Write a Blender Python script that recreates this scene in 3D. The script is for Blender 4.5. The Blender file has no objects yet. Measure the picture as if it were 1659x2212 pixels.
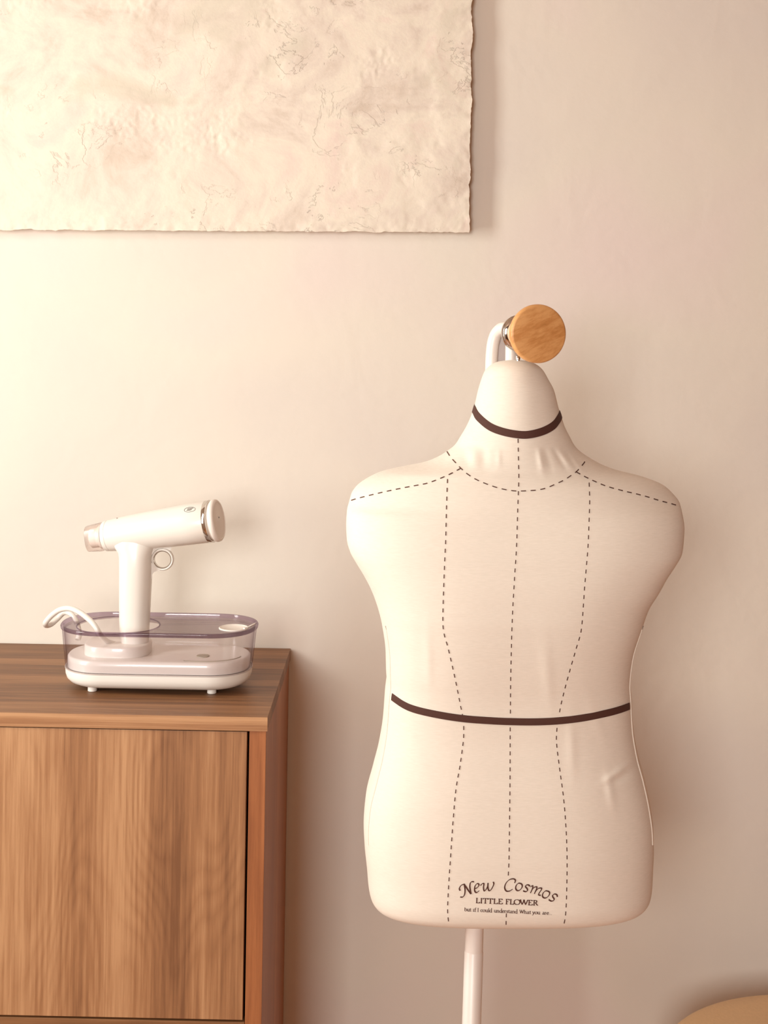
import bpy, bmesh, math, random
from mathutils import Vector, Matrix, noise
from mathutils.bvhtree import BVHTree
random.seed(4)
S = bpy.context.scene
COL = S.collection

# ------------------------------------------------------------------ camera, light, exposure
F = 3000.0; CX, CY = 829.5, 700.0; W, H = 1659, 2212
YAW, ROLL = 0.0103, 0.016
EYE = Vector((0, 0, 1.43))
FW = Vector((-math.sin(YAW), math.cos(YAW), 0))
R0 = Vector((math.cos(YAW), math.sin(YAW), 0)); U0 = Vector((0, 0, 1))
RC = R0*math.cos(ROLL) + U0*math.sin(ROLL)
UC = -R0*math.sin(ROLL) + U0*math.cos(ROLL)
cam_d = bpy.data.cameras.new('camera'); cam = bpy.data.objects.new('camera', cam_d); COL.objects.link(cam)
cam.matrix_world = Matrix(((RC.x, UC.x, -FW.x, EYE.x), (RC.y, UC.y, -FW.y, EYE.y), (RC.z, UC.z, -FW.z, EYE.z), (0, 0, 0, 1)))
cam_d.sensor_fit = 'VERTICAL'; cam_d.sensor_height = 36; cam_d.lens = 36*F/H
cam_d.shift_y = -(H/2-CY)/H
cam_d.clip_start = 0.02
S.camera = cam

S.view_settings.view_transform = 'Standard'; S.view_settings.look = 'None'
S.view_settings.gamma = 1; S.view_settings.use_curve_mapping = False
S.view_settings.exposure = 0.14
world = bpy.data.worlds.new('world'); S.world = world; world.use_nodes = True
world.node_tree.nodes['Background'].inputs[0].default_value = (1.0, 0.93, 0.84, 1)
world.node_tree.nodes['Background'].inputs[1].default_value = 0.1

def area(name, loc, target, sx, sy, power, col):
    l = bpy.data.lights.new(name, 'AREA'); l.shape = 'RECTANGLE'; l.size = sx; l.size_y = sy
    l.energy = power; l.color = col
    o = bpy.data.objects.new(name, l); COL.objects.link(o); o.location = loc
    o.rotation_euler = (Vector(target)-Vector(loc)).to_track_quat('-Z', 'Y').to_euler()
    return o
WX = -1.45                                    # inner face of the left wall
WIN = (1.02, 1.52, 0.95, 2.15)                 # window opening in it: y0, y1, z0, z1
area('window_daylight', (WX-0.06, (WIN[0]+WIN[1])/2, (WIN[2]+WIN[3])/2), (WX+1, (WIN[0]+WIN[1])/2+0.35, (WIN[2]+WIN[3])/2), 0.40, 1.15, 26.5, (0.96, 1.0, 0.94))
area('balcony_door_daylight', (-0.78, -2.05, 1.72), (0.1, 2.2, 0.9), 0.9, 1.0, 69, (0.955, 0.985, 0.955))

# ------------------------------------------------------------------ helpers
def P(px, py, Y):
    d = FW + RC*((px-CX)/F) - UC*((py-CY)/F)
    return EYE + d*((Y-EYE.y)/d.y)
def PROJ(p):
    v = p-EYE; d = v.dot(FW)
    return CX+F*v.dot(RC)/d, CY-F*v.dot(UC)/d
def lin(c):
    return tuple((x/255/12.92 if x/255 <= 0.04045 else ((x/255+0.055)/1.055)**2.4) for x in c)+(1,)

def nodes(name):
    m = bpy.data.materials.new(name); m.use_nodes = True
    nt = m.node_tree; return m, nt, nt.nodes['Principled BSDF']
def plain(name, col, rough=0.5, metal=0.0, bump=0.0, scale=200, coat=0.0, var=0.0):
    m, nt, b = nodes(name)
    b.inputs['Base Color'].default_value = col; b.inputs['Roughness'].default_value = rough
    b.inputs['Metallic'].default_value = metal; b.inputs['Coat Weight'].default_value = coat
    tc = nt.nodes.new('ShaderNodeTexCoord')
    n = nt.nodes.new('ShaderNodeTexNoise'); n.inputs['Scale'].default_value = scale; n.inputs['Detail'].default_value = 4
    nt.links.new(tc.outputs['Object'], n.inputs['Vector'])
    if bump:
        bp = nt.nodes.new('ShaderNodeBump'); bp.inputs['Strength'].default_value = bump; bp.inputs['Distance'].default_value = 0.001
        nt.links.new(n.outputs['Fac'], bp.inputs['Height']); nt.links.new(bp.outputs[0], b.inputs['Normal'])
    if var:
        mx = nt.nodes.new('ShaderNodeMix'); mx.data_type = 'RGBA'
        mx.inputs[6].default_value = tuple(c*(1-var) for c in col[:3])+(1,); mx.inputs[7].default_value = col
        nt.links.new(n.outputs['Fac'], mx.inputs[0]); nt.links.new(mx.outputs[2], b.inputs['Base Color'])
    return m
def ramp(nt, stops):
    r = nt.nodes.new('ShaderNodeValToRGB'); e = r.color_ramp.elements
    while len(e) < len(stops): e.new(0.5)
    for k, (p, c) in enumerate(stops): e[k].position = p; e[k].color = c
    return r
def wood(name, grain, dark, mid, light, streak=9, fine=90, rough=0.42, cath=0.35, seed=0.0, strips=20.0, acrossY=False):
    """grain: 'X' 'Y' or 'Z' = direction of the fibres"""
    m, nt, b = nodes(name); L = nt.links.new
    tc = nt.nodes.new('ShaderNodeTexCoord')
    def mapped(long, across):
        mp = nt.nodes.new('ShaderNodeMapping'); s = [across]*3; s['XYZ'.index(grain)] = long
        mp.inputs['Scale'].default_value = s; mp.inputs['Location'].default_value = (seed, seed*1.7, seed*0.6)
        L(tc.outputs['Object'], mp.inputs['Vector']); return mp
    n1 = nt.nodes.new('ShaderNodeTexNoise'); n1.inputs['Scale'].default_value = 1; n1.inputs['Detail'].default_value = 2
    L(mapped(0.35, streak).outputs[0], n1.inputs['Vector'])
    n2 = nt.nodes.new('ShaderNodeTexNoise'); n2.inputs['Scale'].default_value = 1; n2.inputs['Detail'].default_value = 6; n2.inputs['Roughness'].default_value = 0.7
    L(mapped(4, fine).outputs[0], n2.inputs['Vector'])
    # cathedral figure: contour lines of a slow noise stretched along the fibres
    n3 = nt.nodes.new('ShaderNodeTexNoise'); n3.inputs['Scale'].default_value = 1; n3.inputs['Detail'].default_value = 1.5
    L(mapped(1.3, 6.5).outputs[0], n3.inputs['Vector'])
    mu = nt.nodes.new('ShaderNodeMath'); mu.operation = 'MULTIPLY'; mu.inputs[1].default_value = 34; L(n3.outputs['Fac'], mu.inputs[0])
    fr = nt.nodes.new('ShaderNodeMath'); fr.operation = 'PINGPONG'; fr.inputs[1].default_value = 0.5; L(mu.outputs[0], fr.inputs[0])
    pw = nt.nodes.new('ShaderNodeMath'); pw.operation = 'POWER'; pw.inputs[1].default_value = 1.5; L(fr.outputs[0], pw.inputs[0])
    a1 = nt.nodes.new('ShaderNodeMath'); a1.operation = 'MULTIPLY_ADD'; a1.inputs[1].default_value = 0.75; L(n2.outputs['Fac'], a1.inputs[0]); lo = nt.nodes.new('ShaderNodeMath'); lo.operation = 'MULTIPLY'; lo.inputs[1].default_value = 0.6; L(n1.outputs['Fac'], lo.inputs[0]); L(lo.outputs[0], a1.inputs[2])
    a2 = nt.nodes.new('ShaderNodeMath'); a2.operation = 'MULTIPLY_ADD'; a2.inputs[1].default_value = -cath; L(pw.outputs[0], a2.inputs[0]); L(a1.outputs[0], a2.inputs[2])
    sx = nt.nodes.new('ShaderNodeSeparateXYZ'); L(tc.outputs['Object'], sx.inputs[0])
    ws = nt.nodes.new('ShaderNodeMath'); ws.operation = 'MULTIPLY_ADD'; ws.inputs[1].default_value = strips; ws.inputs[2].default_value = seed
    L(sx.outputs['Z' if grain == 'X' else 'X'] if not acrossY else sx.outputs['Y'], ws.inputs[0])
    vo = nt.nodes.new('ShaderNodeTexVoronoi'); vo.voronoi_dimensions = '1D'; vo.inputs['Scale'].default_value = 1; L(ws.outputs[0], vo.inputs['W'])
    sc = nt.nodes.new('ShaderNodeSeparateColor'); L(vo.outputs['Color'], sc.inputs[0])
    a3 = nt.nodes.new('ShaderNodeMath'); a3.operation = 'MULTIPLY_ADD'; a3.inputs[1].default_value = 0.17; L(sc.outputs[0], a3.inputs[0]); L(a2.outputs[0], a3.inputs[2])
    a2 = a3
    r = ramp(nt, [(0.50, dark), (0.70, mid), (0.90, light)]); L(a2.outputs[0], r.inputs[0]); L(r.outputs[0], b.inputs['Base Color'])
    b.inputs['Roughness'].default_value = rough
    bp = nt.nodes.new('ShaderNodeBump'); bp.inputs['Strength'].default_value = 0.12; bp.inputs['Distance'].default_value = 0.001
    L(n2.outputs['Fac'], bp.inputs['Height']); L(bp.outputs[0], b.inputs['Normal'])
    return m
def clear(name, tint, gloss=0.06, amount=1.0, edge=(0.62, 0.56, 0.62)):
    m = bpy.data.materials.new(name); m.use_nodes = True; nt = m.node_tree; nt.nodes.clear(); L = nt.links.new
    o = nt.nodes.new('ShaderNodeOutputMaterial'); t = nt.nodes.new('ShaderNodeBsdfTransparent'); em = nt.nodes.new('ShaderNodeMix'); em.data_type = 'RGBA'; em.inputs[6].default_value = tint; em.inputs[7].default_value = tuple(c*k for c, k in zip(tint[:3], edge))+(1,); L(em.outputs[2], t.inputs[0])
    g = nt.nodes.new('ShaderNodeBsdfGlossy'); g.inputs['Roughness'].default_value = gloss
    f = nt.nodes.new('ShaderNodeLayerWeight'); f.inputs[0].default_value = 0.5
    pw = nt.nodes.new('ShaderNodeMath'); pw.operation = 'POWER'; pw.inputs[1].default_value = 4; L(f.outputs['Facing'], pw.inputs[0]); L(pw.outputs[0], em.inputs[0])
    mu = nt.nodes.new('ShaderNodeMath'); mu.operation = 'MULTIPLY_ADD'; mu.inputs[1].default_value = 0.30*amount; mu.inputs[2].default_value = 0.03*amount; L(pw.outputs[0], mu.inputs[0])
    mx = nt.nodes.new('ShaderNodeMixShader'); L(mu.outputs[0], mx.inputs[0]); L(t.outputs[0], mx.inputs[1]); L(g.outputs[0], mx.inputs[2]); L(mx.outputs[0], o.inputs[0])
    return m

def obj(name, bm, m=None, parent=None, smooth=True, kind=None):
    bmesh.ops.recalc_face_normals(bm, faces=bm.faces) if name not in OPEN else None
    me = bpy.data.meshes.new(name); bm.to_mesh(me); bm.free()
    if smooth:
        for p in me.polygons: p.use_smooth = True
        if name not in OPEN: me.set_sharp_from_angle(angle=math.radians(48))
    if m: me.materials.append(m)
    o = bpy.data.objects.new(name, me); COL.objects.link(o)
    if parent:
        o.parent = parent; o.matrix_parent_inverse = Matrix.Translation(-parent.location)
    if kind: o['kind'] = kind
    return o
OPEN = set()
def thing(name, label, cat, loc, group=None):
    o = bpy.data.objects.new(name, None); COL.objects.link(o); o.location = loc; o.empty_display_size = 0.05
    o['label'] = label; o['category'] = cat
    if group: o['group'] = group
    return o
def box(bm, x0, x1, y0, y1, z0, z1, bev=0.0):
    v = [bm.verts.new(c) for c in [(x0,y0,z0),(x1,y0,z0),(x1,y1,z0),(x0,y1,z0),(x0,y0,z1),(x1,y0,z1),(x1,y1,z1),(x0,y1,z1)]]
    fs = [bm.faces.new([v[i] for i in f]) for f in [(0,3,2,1),(4,5,6,7),(0,1,5,4),(1,2,6,5),(2,3,7,6),(3,0,4,7)]]
    if bev:
        es = {e for f in fs for e in f.edges}
        bmesh.ops.bevel(bm, geom=list(es), offset=bev, segments=3, profile=0.6, affect='EDGES')
    return bm
def mkbox(*a, bev=0.0): return box(bmesh.new(), *a, bev=bev)
def rings(bm, rs, cap0=True, cap1=True, closed=True):
    vs = [[bm.verts.new(p) for p in r] for r in rs]
    n = len(rs[0])
    for i in range(len(vs)-1):
        for j in range(n if closed else n-1):
            k = (j+1) % n
            bm.faces.new((vs[i][j], vs[i][k], vs[i+1][k], vs[i+1][j]))
    if cap0: bm.faces.new(vs[0][::-1])
    if cap1: bm.faces.new(vs[-1])
    return vs
def frame(d):
    d = d.normalized(); h = Vector((0, 0, 1)) if abs(d.z) < 0.9 else Vector((1, 0, 0))
    a = d.cross(h).normalized(); b = a.cross(d).normalized(); return a, b
def lathe(bm, o, d, prof, n=56, cap0=True, cap1=True, sq=2.0):
    a, b = frame(d); d = d.normalized(); rs = []
    for t, r in prof:
        row = []
        for k in range(n):
            th = 2*math.pi*k/n; c, s = math.cos(th), math.sin(th)
            c = math.copysign(abs(c)**(2/sq), c); s = math.copysign(abs(s)**(2/sq), s)
            row.append(o + d*t + a*(r*c) + b*(r*s))
        rs.append(row)
    return rings(bm, rs, cap0, cap1)
def catmull(pts, k=8, closed=False):
    pts = [Vector(p) for p in pts]; n = len(pts); out = []
    for i in range(n if closed else n-1):
        if closed: p0, p1, p2, p3 = pts[i-1], pts[i], pts[(i+1) % n], pts[(i+2) % n]
        else: p0, p1, p2, p3 = pts[max(i-1, 0)], pts[i], pts[i+1], pts[min(i+2, n-1)]
        for j in range(k):
            t = j/k
            out.append(0.5*((2*p1)+(p2-p0)*t+(2*p0-5*p1+4*p2-p3)*t*t+(3*p1-p0-3*p2+p3)*t**3))
    if not closed: out.append(pts[-1])
    return out
def tube(bm, pts, r, n=14, closed=False, flat=1.0):
    pts = [Vector(p) for p in pts]; N = len(pts); rs = []; a = None
    for i, p in enumerate(pts):
        d = (pts[(i+1) % N]-pts[i-1]) if closed else (pts[min(i+1, N-1)]-pts[max(i-1, 0)])
        d.normalize()
        if a is None: a, b = frame(d)
        else:
            a = (a-d*a.dot(d)).normalized(); b = d.cross(a)
        rr = r[i] if isinstance(r, (list, tuple)) else r
        rs.append([p+a*(rr*math.cos(2*math.pi*k/n))+b*(rr*flat*math.sin(2*math.pi*k/n)) for k in range(n)])
    if closed:
        rs.append(rs[0]); vs = rings(bm, rs, False, False); bmesh.ops.remove_doubles(bm, verts=bm.verts, dist=1e-6)
    else: rings(bm, rs)
    return bm
def torus(bm, c, axis, R, r, n=48, m=12):
    a, b = frame(axis); ax = axis.normalized(); rs = []
    for i in range(n):
        t = 2*math.pi*i/n; e = a*math.cos(t)+b*math.sin(t)
        rs.append([c+e*(R+r*math.cos(2*math.pi*k/m))+ax*(r*math.sin(2*math.pi*k/m)) for k in range(m)])
    rs.append(rs[0]); rings(bm, rs, False, False); bmesh.ops.remove_doubles(bm, verts=bm.verts, dist=1e-7)
    return bm
def interp(tab, y):
    """monotone-ish smooth interpolation of rows (y, a, b, ...) by Catmull-Rom in y"""
    if y <= tab[0][0]: return tab[0][1:]
    if y >= tab[-1][0]: return tab[-1][1:]
    for i in range(len(tab)-1):
        if tab[i][0] <= y <= tab[i+1][0]: break
    y1, y2 = tab[i][0], tab[i+1][0]; t = (y-y1)/(y2-y1); h = y2-y1; out = []
    for k in range(1, len(tab[0])):
        def sl(j):
            if j <= 0 or j >= len(tab)-1:
                j0, j1 = max(j-1, 0), min(j+1, len(tab)-1)
                return (tab[j1][k]-tab[j0][k])/(tab[j1][0]-tab[j0][0])
            s0 = (tab[j][k]-tab[j-1][k])/(tab[j][0]-tab[j-1][0]); s1 = (tab[j+1][k]-tab[j][k])/(tab[j+1][0]-tab[j][0])
            return 0 if s0*s1 <= 0 else 2*s0*s1/(s0+s1)
        m1, m2 = sl(i)*h, sl(i+1)*h; a, b = tab[i][k], tab[i+1][k]
        out.append((2*t**3-3*t*t+1)*a+(t**3-2*t*t+t)*m1+(-2*t**3+3*t*t)*b+(t**3-t*t)*m2)
    return out

# ------------------------------------------------------------------ materials
WALLC = lin((236, 214, 199))
def wall_mat():
    m, nt, b = nodes('wall_paint'); L = nt.links.new
    tc = nt.nodes.new('ShaderNodeTexCoord')
    n = nt.nodes.new('ShaderNodeTexNoise'); n.inputs['Scale'].default_value = 2.2; n.inputs['Detail'].default_value = 2; L(tc.outputs['Object'], n.inputs['Vector'])
    r = ramp(nt, [(0.35, lin((220, 208, 198))), (0.55, lin((226, 214, 201))), (0.7, lin((227, 210, 202)))]); L(n.outputs['Fac'], r.inputs[0]); L(r.outputs[0], b.inputs['Base Color'])
    b.inputs['Roughness'].default_value = 0.75
    n2 = nt.nodes.new('ShaderNodeTexNoise'); n2.inputs['Scale'].default_value = 70; n2.inputs['Detail'].default_value = 5; L(tc.outputs['Object'], n2.inputs['Vector'])
    n3 = nt.nodes.new('ShaderNodeTexNoise'); n3.inputs['Scale'].default_value = 9; n3.inputs['Detail'].default_value = 2; n3.inputs['Distortion'].default_value = 1.0; L(tc.outputs['Object'], n3.inputs['Vector'])
    ad = nt.nodes.new('ShaderNodeMath'); ad.operation = 'MULTIPLY_ADD'; ad.inputs[1].default_value = 3.0; L(n3.outputs['Fac'], ad.inputs[0]); L(n2.outputs['Fac'], ad.inputs[2])
    bp = nt.nodes.new('ShaderNodeBump'); bp.inputs['Strength'].default_value = 0.35; bp.inputs['Distance'].default_value = 0.0012
    L(ad.outputs[0], bp.inputs['Height']); L(bp.outputs[0], b.inputs['Normal'])
    return m
M_wall = wall_mat()
M_ceil = plain('ceiling_paint', lin((190, 158, 132)), 0.8, bump=0.1)
WD, WM, WL = lin((122, 80, 50)), lin((158, 111, 74)), lin((188, 142, 102))
M_front = wood('oak_front', 'Z', WD, WM, WL, streak=16, fine=150, seed=3.1, cath=0.15)
M_edge = wood('oak_edge', 'Z', lin((140, 82, 46)), lin((165, 102, 60)), lin((186, 122, 78)), streak=10, cath=0.1, seed=1.3)
M_slab = wood('oak_slab', 'X', lin((92, 58, 34)), lin((128, 86, 52)), lin((154, 108, 70)), streak=16, cath=0.08, seed=5.0, rough=0.5, strips=28.0, acrossY=True)
M_floor = wood('oak_floor', 'Y', lin((160, 104, 66)), lin((194, 134, 92)), lin((212, 154, 110)), streak=6, seed=8)
M_knob = wood('beech_knob', 'X', lin((176, 116, 60)), lin((205, 142, 82)), lin((226, 168, 108)), streak=55, fine=220, cath=0.03, seed=2.2, strips=8.0, rough=0.4)
def fabric_mat():
    m, nt, b = nodes('calico'); L = nt.links.new
    tc = nt.nodes.new('ShaderNodeTexCoord')
    w1 = nt.nodes.new('ShaderNodeTexNoise'); w1.inputs['Scale'].default_value = 1; w1.inputs['Detail'].default_value = 2
    mp = nt.nodes.new('ShaderNodeMapping'); mp.inputs['Scale'].default_value = (120, 120, 1500); L(tc.outputs['Object'], mp.inputs['Vector']); L(mp.outputs[0], w1.inputs['Vector'])
    w2 = nt.nodes.new('ShaderNodeTexNoise'); w2.inputs['Scale'].default_value = 1; w2.inputs['Detail'].default_value = 2
    mp2 = nt.nodes.new('ShaderNodeMapping'); mp2.inputs['Scale'].default_value = (1500, 1500, 90); L(tc.outputs['Object'], mp2.inputs['Vector']); L(mp2.outputs[0], w2.inputs['Vector'])
    ad = nt.nodes.new('ShaderNodeMath'); ad.operation = 'ADD'; L(w1.outputs['Fac'], ad.inputs[0]); L(w2.outputs['Fac'], ad.inputs[1])
    bp = nt.nodes.new('ShaderNodeBump'); bp.inputs['Strength'].default_value = 0.10; bp.inputs['Distance'].default_value = 0.0006
    L(ad.outputs[0], bp.inputs['Height']); L(bp.outputs[0], b.inputs['Normal'])
    r = ramp(nt, [(0.3, lin((231, 219, 205))), (0.7, lin((238, 226, 213)))]); L(w1.outputs['Fac'], r.inputs[0]); L(r.outputs[0], b.inputs['Base Color'])
    b.inputs['Roughness'].default_value = 0.85; b.inputs['Sheen Weight'].default_value = 0.15
    return m
M_fab = fabric_mat()
M_print = plain('brown_print', lin((84, 46, 34)), 0.8, bump=0.2, scale=900)
M_band = plain('brown_tape', lin((78, 44, 34)), 0.8, bump=0.4, scale=1200)
M_white = plain('white_plastic', lin((230, 222, 214)), 0.28, bump=0.02, coat=0.3)
M_satin = plain('white_satin_plastic', lin((236, 226, 218)), 0.45, bump=0.03)
M_enamel = plain('white_enamel', lin((236, 224, 216)), 0.35, bump=0.03)
M_chrome = plain('chrome', (0.62, 0.58, 0.54, 1), 0.08, 1.0, bump=0.01)
M_grey = plain('pale_grey_plastic', lin((192, 176, 170)), 0.4, bump=0.03)
M_dot = plain('dark_mark', lin((110, 105, 100)), 0.5, bump=0.02)
M_sock = plain('grey_beige_plastic', lin((170, 160, 140)), 0.4, bump=0.02)
M_clear = clear('clear_tank', lin((251, 249, 250)))
M_lid = clear('clear_lid', lin((240, 236, 236)))
M_rimc = clear('smoky_rim', lin((222, 212, 222)), 0.05)
M_noz = clear('frosted_nozzle', lin((250, 244, 242)), 0.3, 2.0, (0.8, 0.78, 0.78))
M_tan = plain('tan_leather', lin((212, 170, 126)), 0.6, bump=0.35, scale=220, var=0.15)
M_dark = plain('dark_gap', lin((30, 20, 16)), 0.9, bump=0.05)

# ------------------------------------------------------------------ room
WY = 2.28
def struct(name, bm, m): return obj(name, bm, m, smooth=False, kind='structure')
struct('wall_back', mkbox(WX-0.12, 2.3, WY, WY+0.12, 0, 2.7), M_wall)
bm = bmesh.new(); y0, y1, z0, z1 = WIN
box(bm, WX-0.12, WX, -2.2, y0, 0, 2.7); box(bm, WX-0.12, WX, y1, WY, 0, 2.7); box(bm, WX-0.12, WX, y0, y1, 0, z0); box(bm, WX-0.12, WX, y0, y1, z1, 2.7)
struct('wall_left', bm, M_wall)
bm = bmesh.new(); box(bm, WX-0.10, WX-0.08, y0, y0+0.03, z0, z1); box(bm, WX-0.10, WX-0.08, y1-0.03, y1, z0, z1)
box(bm, WX-0.10, WX-0.08, y0+0.03, y1-0.03, z0, z0+0.03); box(bm, WX-0.10, WX-0.08, y0+0.03, y1-0.03, z1-0.03, z1)
struct('window_1', bm, M_enamel)
M_taupe = plain('taupe_low_bounce', lin((146, 106, 80)), 0.8, bump=0.1)  # unseen wall's colour, darkened and warmed to shape the bounced light
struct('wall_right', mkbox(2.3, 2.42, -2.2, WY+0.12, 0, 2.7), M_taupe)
struct('wall_front', mkbox(WX-0.12, 2.3, -2.32, -2.2, 0, 2.7), plain('dark_taupe_low_bounce', lin((104, 74, 56)), 0.8, bump=0.1))  # unseen wall, colour darkened to dim the bounce and chrome reflections
struct('floor', mkbox(WX-0.12, 2.42, -2.32, WY+0.12, -0.08, 0), M_floor)
struct('ceiling', mkbox(WX-0.12, 2.42, -2.32, WY+0.12, 2.7, 2.78), M_ceil)

# ------------------------------------------------------------------ cabinet
CYF = 1.876; ZT = P(578, 1550, CYF).z; XR = P(578, 1550, CYF).x; XL = XR-0.98
cab = thing('sideboard_cabinet', 'warm brown wood grain cabinet with a flat door, standing against the wall', 'cabinet', ((XL+XR)/2, (CYF+WY)/2, 0))
TH = 0.0188
obj('top_slab', mkbox(XL, XR, CYF+0.0011, WY-0.004, ZT-TH, ZT, bev=0.0004), M_slab, cab, False)
M_lip = wood('oak_lip', 'X', WD, WM, WL, streak=60, fine=260, seed=4.4, cath=0.05, strips=90.0)
obj('edge_banding', mkbox(XL, XR, CYF, CYF+0.001, ZT-TH, ZT-0.0002), M_lip, cab, False)
zb = ZT-TH-0.0002; PX = XR-0.002; PW = 0.0225
yf = CYF+0.003                                # door face
obj('side_panel', mkbox(PX-PW, PX, yf, WY-0.006, 0.0, zb, bev=0.0006), M_edge, cab, False)
obj('side_panel', mkbox(XL+0.002, XL+0.002+PW, yf, WY-0.006, 0.0, zb, bev=0.0006), M_edge, cab, False)
obj('back_panel', mkbox(XL+0.03, PX-PW-0.001, WY-0.02, WY-0.008, 0.08, zb), M_edge, cab, False)
zd = P(300, 2199, yf).z
xd1 = PX-PW-0.0032; wd = (xd1-(XL+0.002+PW+0.003)-0.003)/2
obj('door', mkbox(xd1-wd, xd1, yf, yf+0.018, zd, zb-0.0018, bev=0.0006), M_front, cab, False)
obj('door', mkbox(XL+0.002+PW+0.003, XL+0.002+PW+0.003+wd, yf, yf+0.018, zd, zb-0.0018, bev=0.0006), M_front, cab, False)
obj('shelf_board', mkbox(XL+0.002+PW+0.0005, PX-PW-0.0005, yf-0.0001, WY-0.021, zd-0.021, zd-0.003, bev=0.0006), M_slab, cab, False)
for k in range(2):
    xa = (XL+0.002+PW+0.003) if k else xd1-wd
    obj('drawer', mkbox(xa, xa+wd, yf, yf+0.018, 0.085, zd-0.024, bev=0.0006), M_front, cab, False)
obj('plinth', mkbox(XL+0.002+PW+0.0005, PX-PW-0.0005, yf+0.03, yf+0.045, 0.0, 0.08), M_edge, cab, False)

# ------------------------------------------------------------------ painting
def painting():
    YP = WY-0.029
    br = P(1013, 502, YP); tr = P(1021, 0, YP); bl = P(0, 496, YP)
    ux = (br-bl).normalized(); uz = (tr-br).normalized()
    root = thing('plaster_painting', 'cream textured plaster canvas with ragged edges, hanging on the wall', 'painting', br+ux*-0.45)
    NX, NZ = 330, 330; Wd, Hh = 0.80, 0.80
    def fn(p, s, o=0, oc=4):
        return noise.fractal(Vector((p[0]*s+o, p[1]*s-o, o)), 0.9, 2.1, oc)
    vs = []
    bm = bmesh.new()
    for j in range(NZ+1):
        row = []
        for i in range(NX+1):
            u, w = Wd*(1-(1-i/NX)**1.0), Hh*j/NZ           # u from left, w from bottom
            d = Wd-u
            rag_r = 0.0028*fn((w, 0.3), 26, 5)+0.0012*fn((w, 0.9), 110, 9)
            rag_b = 0.0016*fn((u, 0.1), 30, 2)+0.0009*fn((u, 0.7), 120, 4)
            er = math.exp(-d/0.006); eb = math.exp(-w/0.006)
            # plaster relief: trowel plateaus with broken lips, and crumbly clusters
            a = fn((u, w), 5.5, 1, 5)
            pl = 0.0011*math.tanh(9*(a-0.05))
            cr = max(0, fn((u, w), 9, 7, 3)-0.28)
            rel = 0.0005*fn((u, w), 16, 3)+pl*(0.25+0.75*min(1, max(0, 1.6*abs(fn((u, w), 3.1, 12, 2)))))+0.0040*cr*(0.3-abs(fn((u, w), 60, 8, 5)))
            edge = math.exp(-min(w, d)/0.018); rel += edge*0.0016*fn((u, w), 60, 6, 4)
            p = bl+ux*((br-bl).length-Wd+u+rag_r*er)+uz*(w+rag_b*eb)+Vector((0, -1, 0))*rel
            row.append(bm.verts.new(p))
        vs.append(row)
    for j in range(NZ):
        for i in range(NX):
            bm.faces.new((vs[j][i], vs[j][i+1], vs[j+1][i+1], vs[j+1][i]))
    # lip folding back from the ragged border
    rim = [vs[0][i] for i in range(NX+1)]+[vs[j][NX] for j in range(1, NZ+1)]+[vs[NZ][i] for i in range(NX-1, -1, -1)]+[vs[j][0] for j in range(NZ-1, 0, -1)]
    back = [bm.verts.new(v.co+Vector((0, 0.006, 0))) for v in rim]
    n = len(rim)
    for k in range(n): bm.faces.new((rim[k], back[k], back[(k+1) % n], rim[(k+1) % n]))
    bm.faces.new(back[::-1])
    m, nt, b = nodes('plaster'); L = nt.links.new
    tc = nt.nodes.new('ShaderNodeTexCoord')
    n1 = nt.nodes.new('ShaderNodeTexNoise'); n1.inputs['Scale'].default_value = 8; n1.inputs['Detail'].default_value = 9; n1.inputs['Roughness'].default_value = 0.68; n1.inputs['Distortion'].default_value = 0.6
    L(tc.outputs['Object'], n1.inputs['Vector'])
    r1 = ramp(nt, [(0.34, lin((208, 190, 174))), (0.44, lin((222, 206, 192))), (0.54, lin((230, 217, 200))), (0.68, lin((226, 204, 192)))]); L(n1.outputs['Fac'], r1.inputs[0])
    n2 = nt.nodes.new('ShaderNodeTexNoise'); n2.inputs['Scale'].default_value = 5; n2.inputs['Detail'].default_value = 5; n2.inputs['Distortion'].default_value = 1.2
    mp = nt.nodes.new('ShaderNodeMapping'); mp.inputs['Location'].default_value = (4.2, 1.1, 7.7); L(tc.outputs['Object'], mp.inputs['Vector']); L(mp.outputs[0], n2.inputs['Vector'])
    r2 = ramp(nt, [(0.60, (0, 0, 0, 1)), (0.74, (1, 1, 1, 1))]); L(n2.outputs['Fac'], r2.inputs[0])
    mx = nt.nodes.new('ShaderNodeMix'); mx.data_type = 'RGBA'; L(r2.outputs[0], mx.inputs[0]); L(r1.outputs[0], mx.inputs[6]); mx.inputs[7].default_value = lin((208, 196, 178))
    L(mx.outputs[2], b.inputs['Base Color']); b.inputs['Roughness'].default_value = 0.85
    n4 = nt.nodes.new('ShaderNodeTexNoise'); n4.inputs['Scale'].default_value = 240; n4.inputs['Detail'].default_value = 4; L(tc.outputs['Object'], n4.inputs['Vector'])
    bp = nt.nodes.new('ShaderNodeBump'); bp.inputs['Strength'].default_value = 0.8; bp.inputs['Distance'].default_value = 0.0016
    n5 = nt.nodes.new('ShaderNodeTexNoise'); n5.inputs['Scale'].default_value = 13; n5.inputs['Detail'].default_value = 10; n5.inputs['Roughness'].default_value = 0.62; n5.inputs['Distortion'].default_value = 0.5; L(tc.outputs['Object'], n5.inputs['Vector'])
    r5 = ramp(nt, [(0.40, (0, 0, 0, 1)), (0.415, (.5, .5, .5, 1)), (0.60, (.5, .5, .5, 1)), (0.612, (1, 1, 1, 1))]); L(n5.outputs['Fac'], r5.inputs[0])
    h5 = nt.nodes.new('ShaderNodeMath'); h5.operation = 'MULTIPLY_ADD'; h5.inputs[1].default_value = 0.22; L(n4.outputs['Fac'], h5.inputs[0]); 
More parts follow.
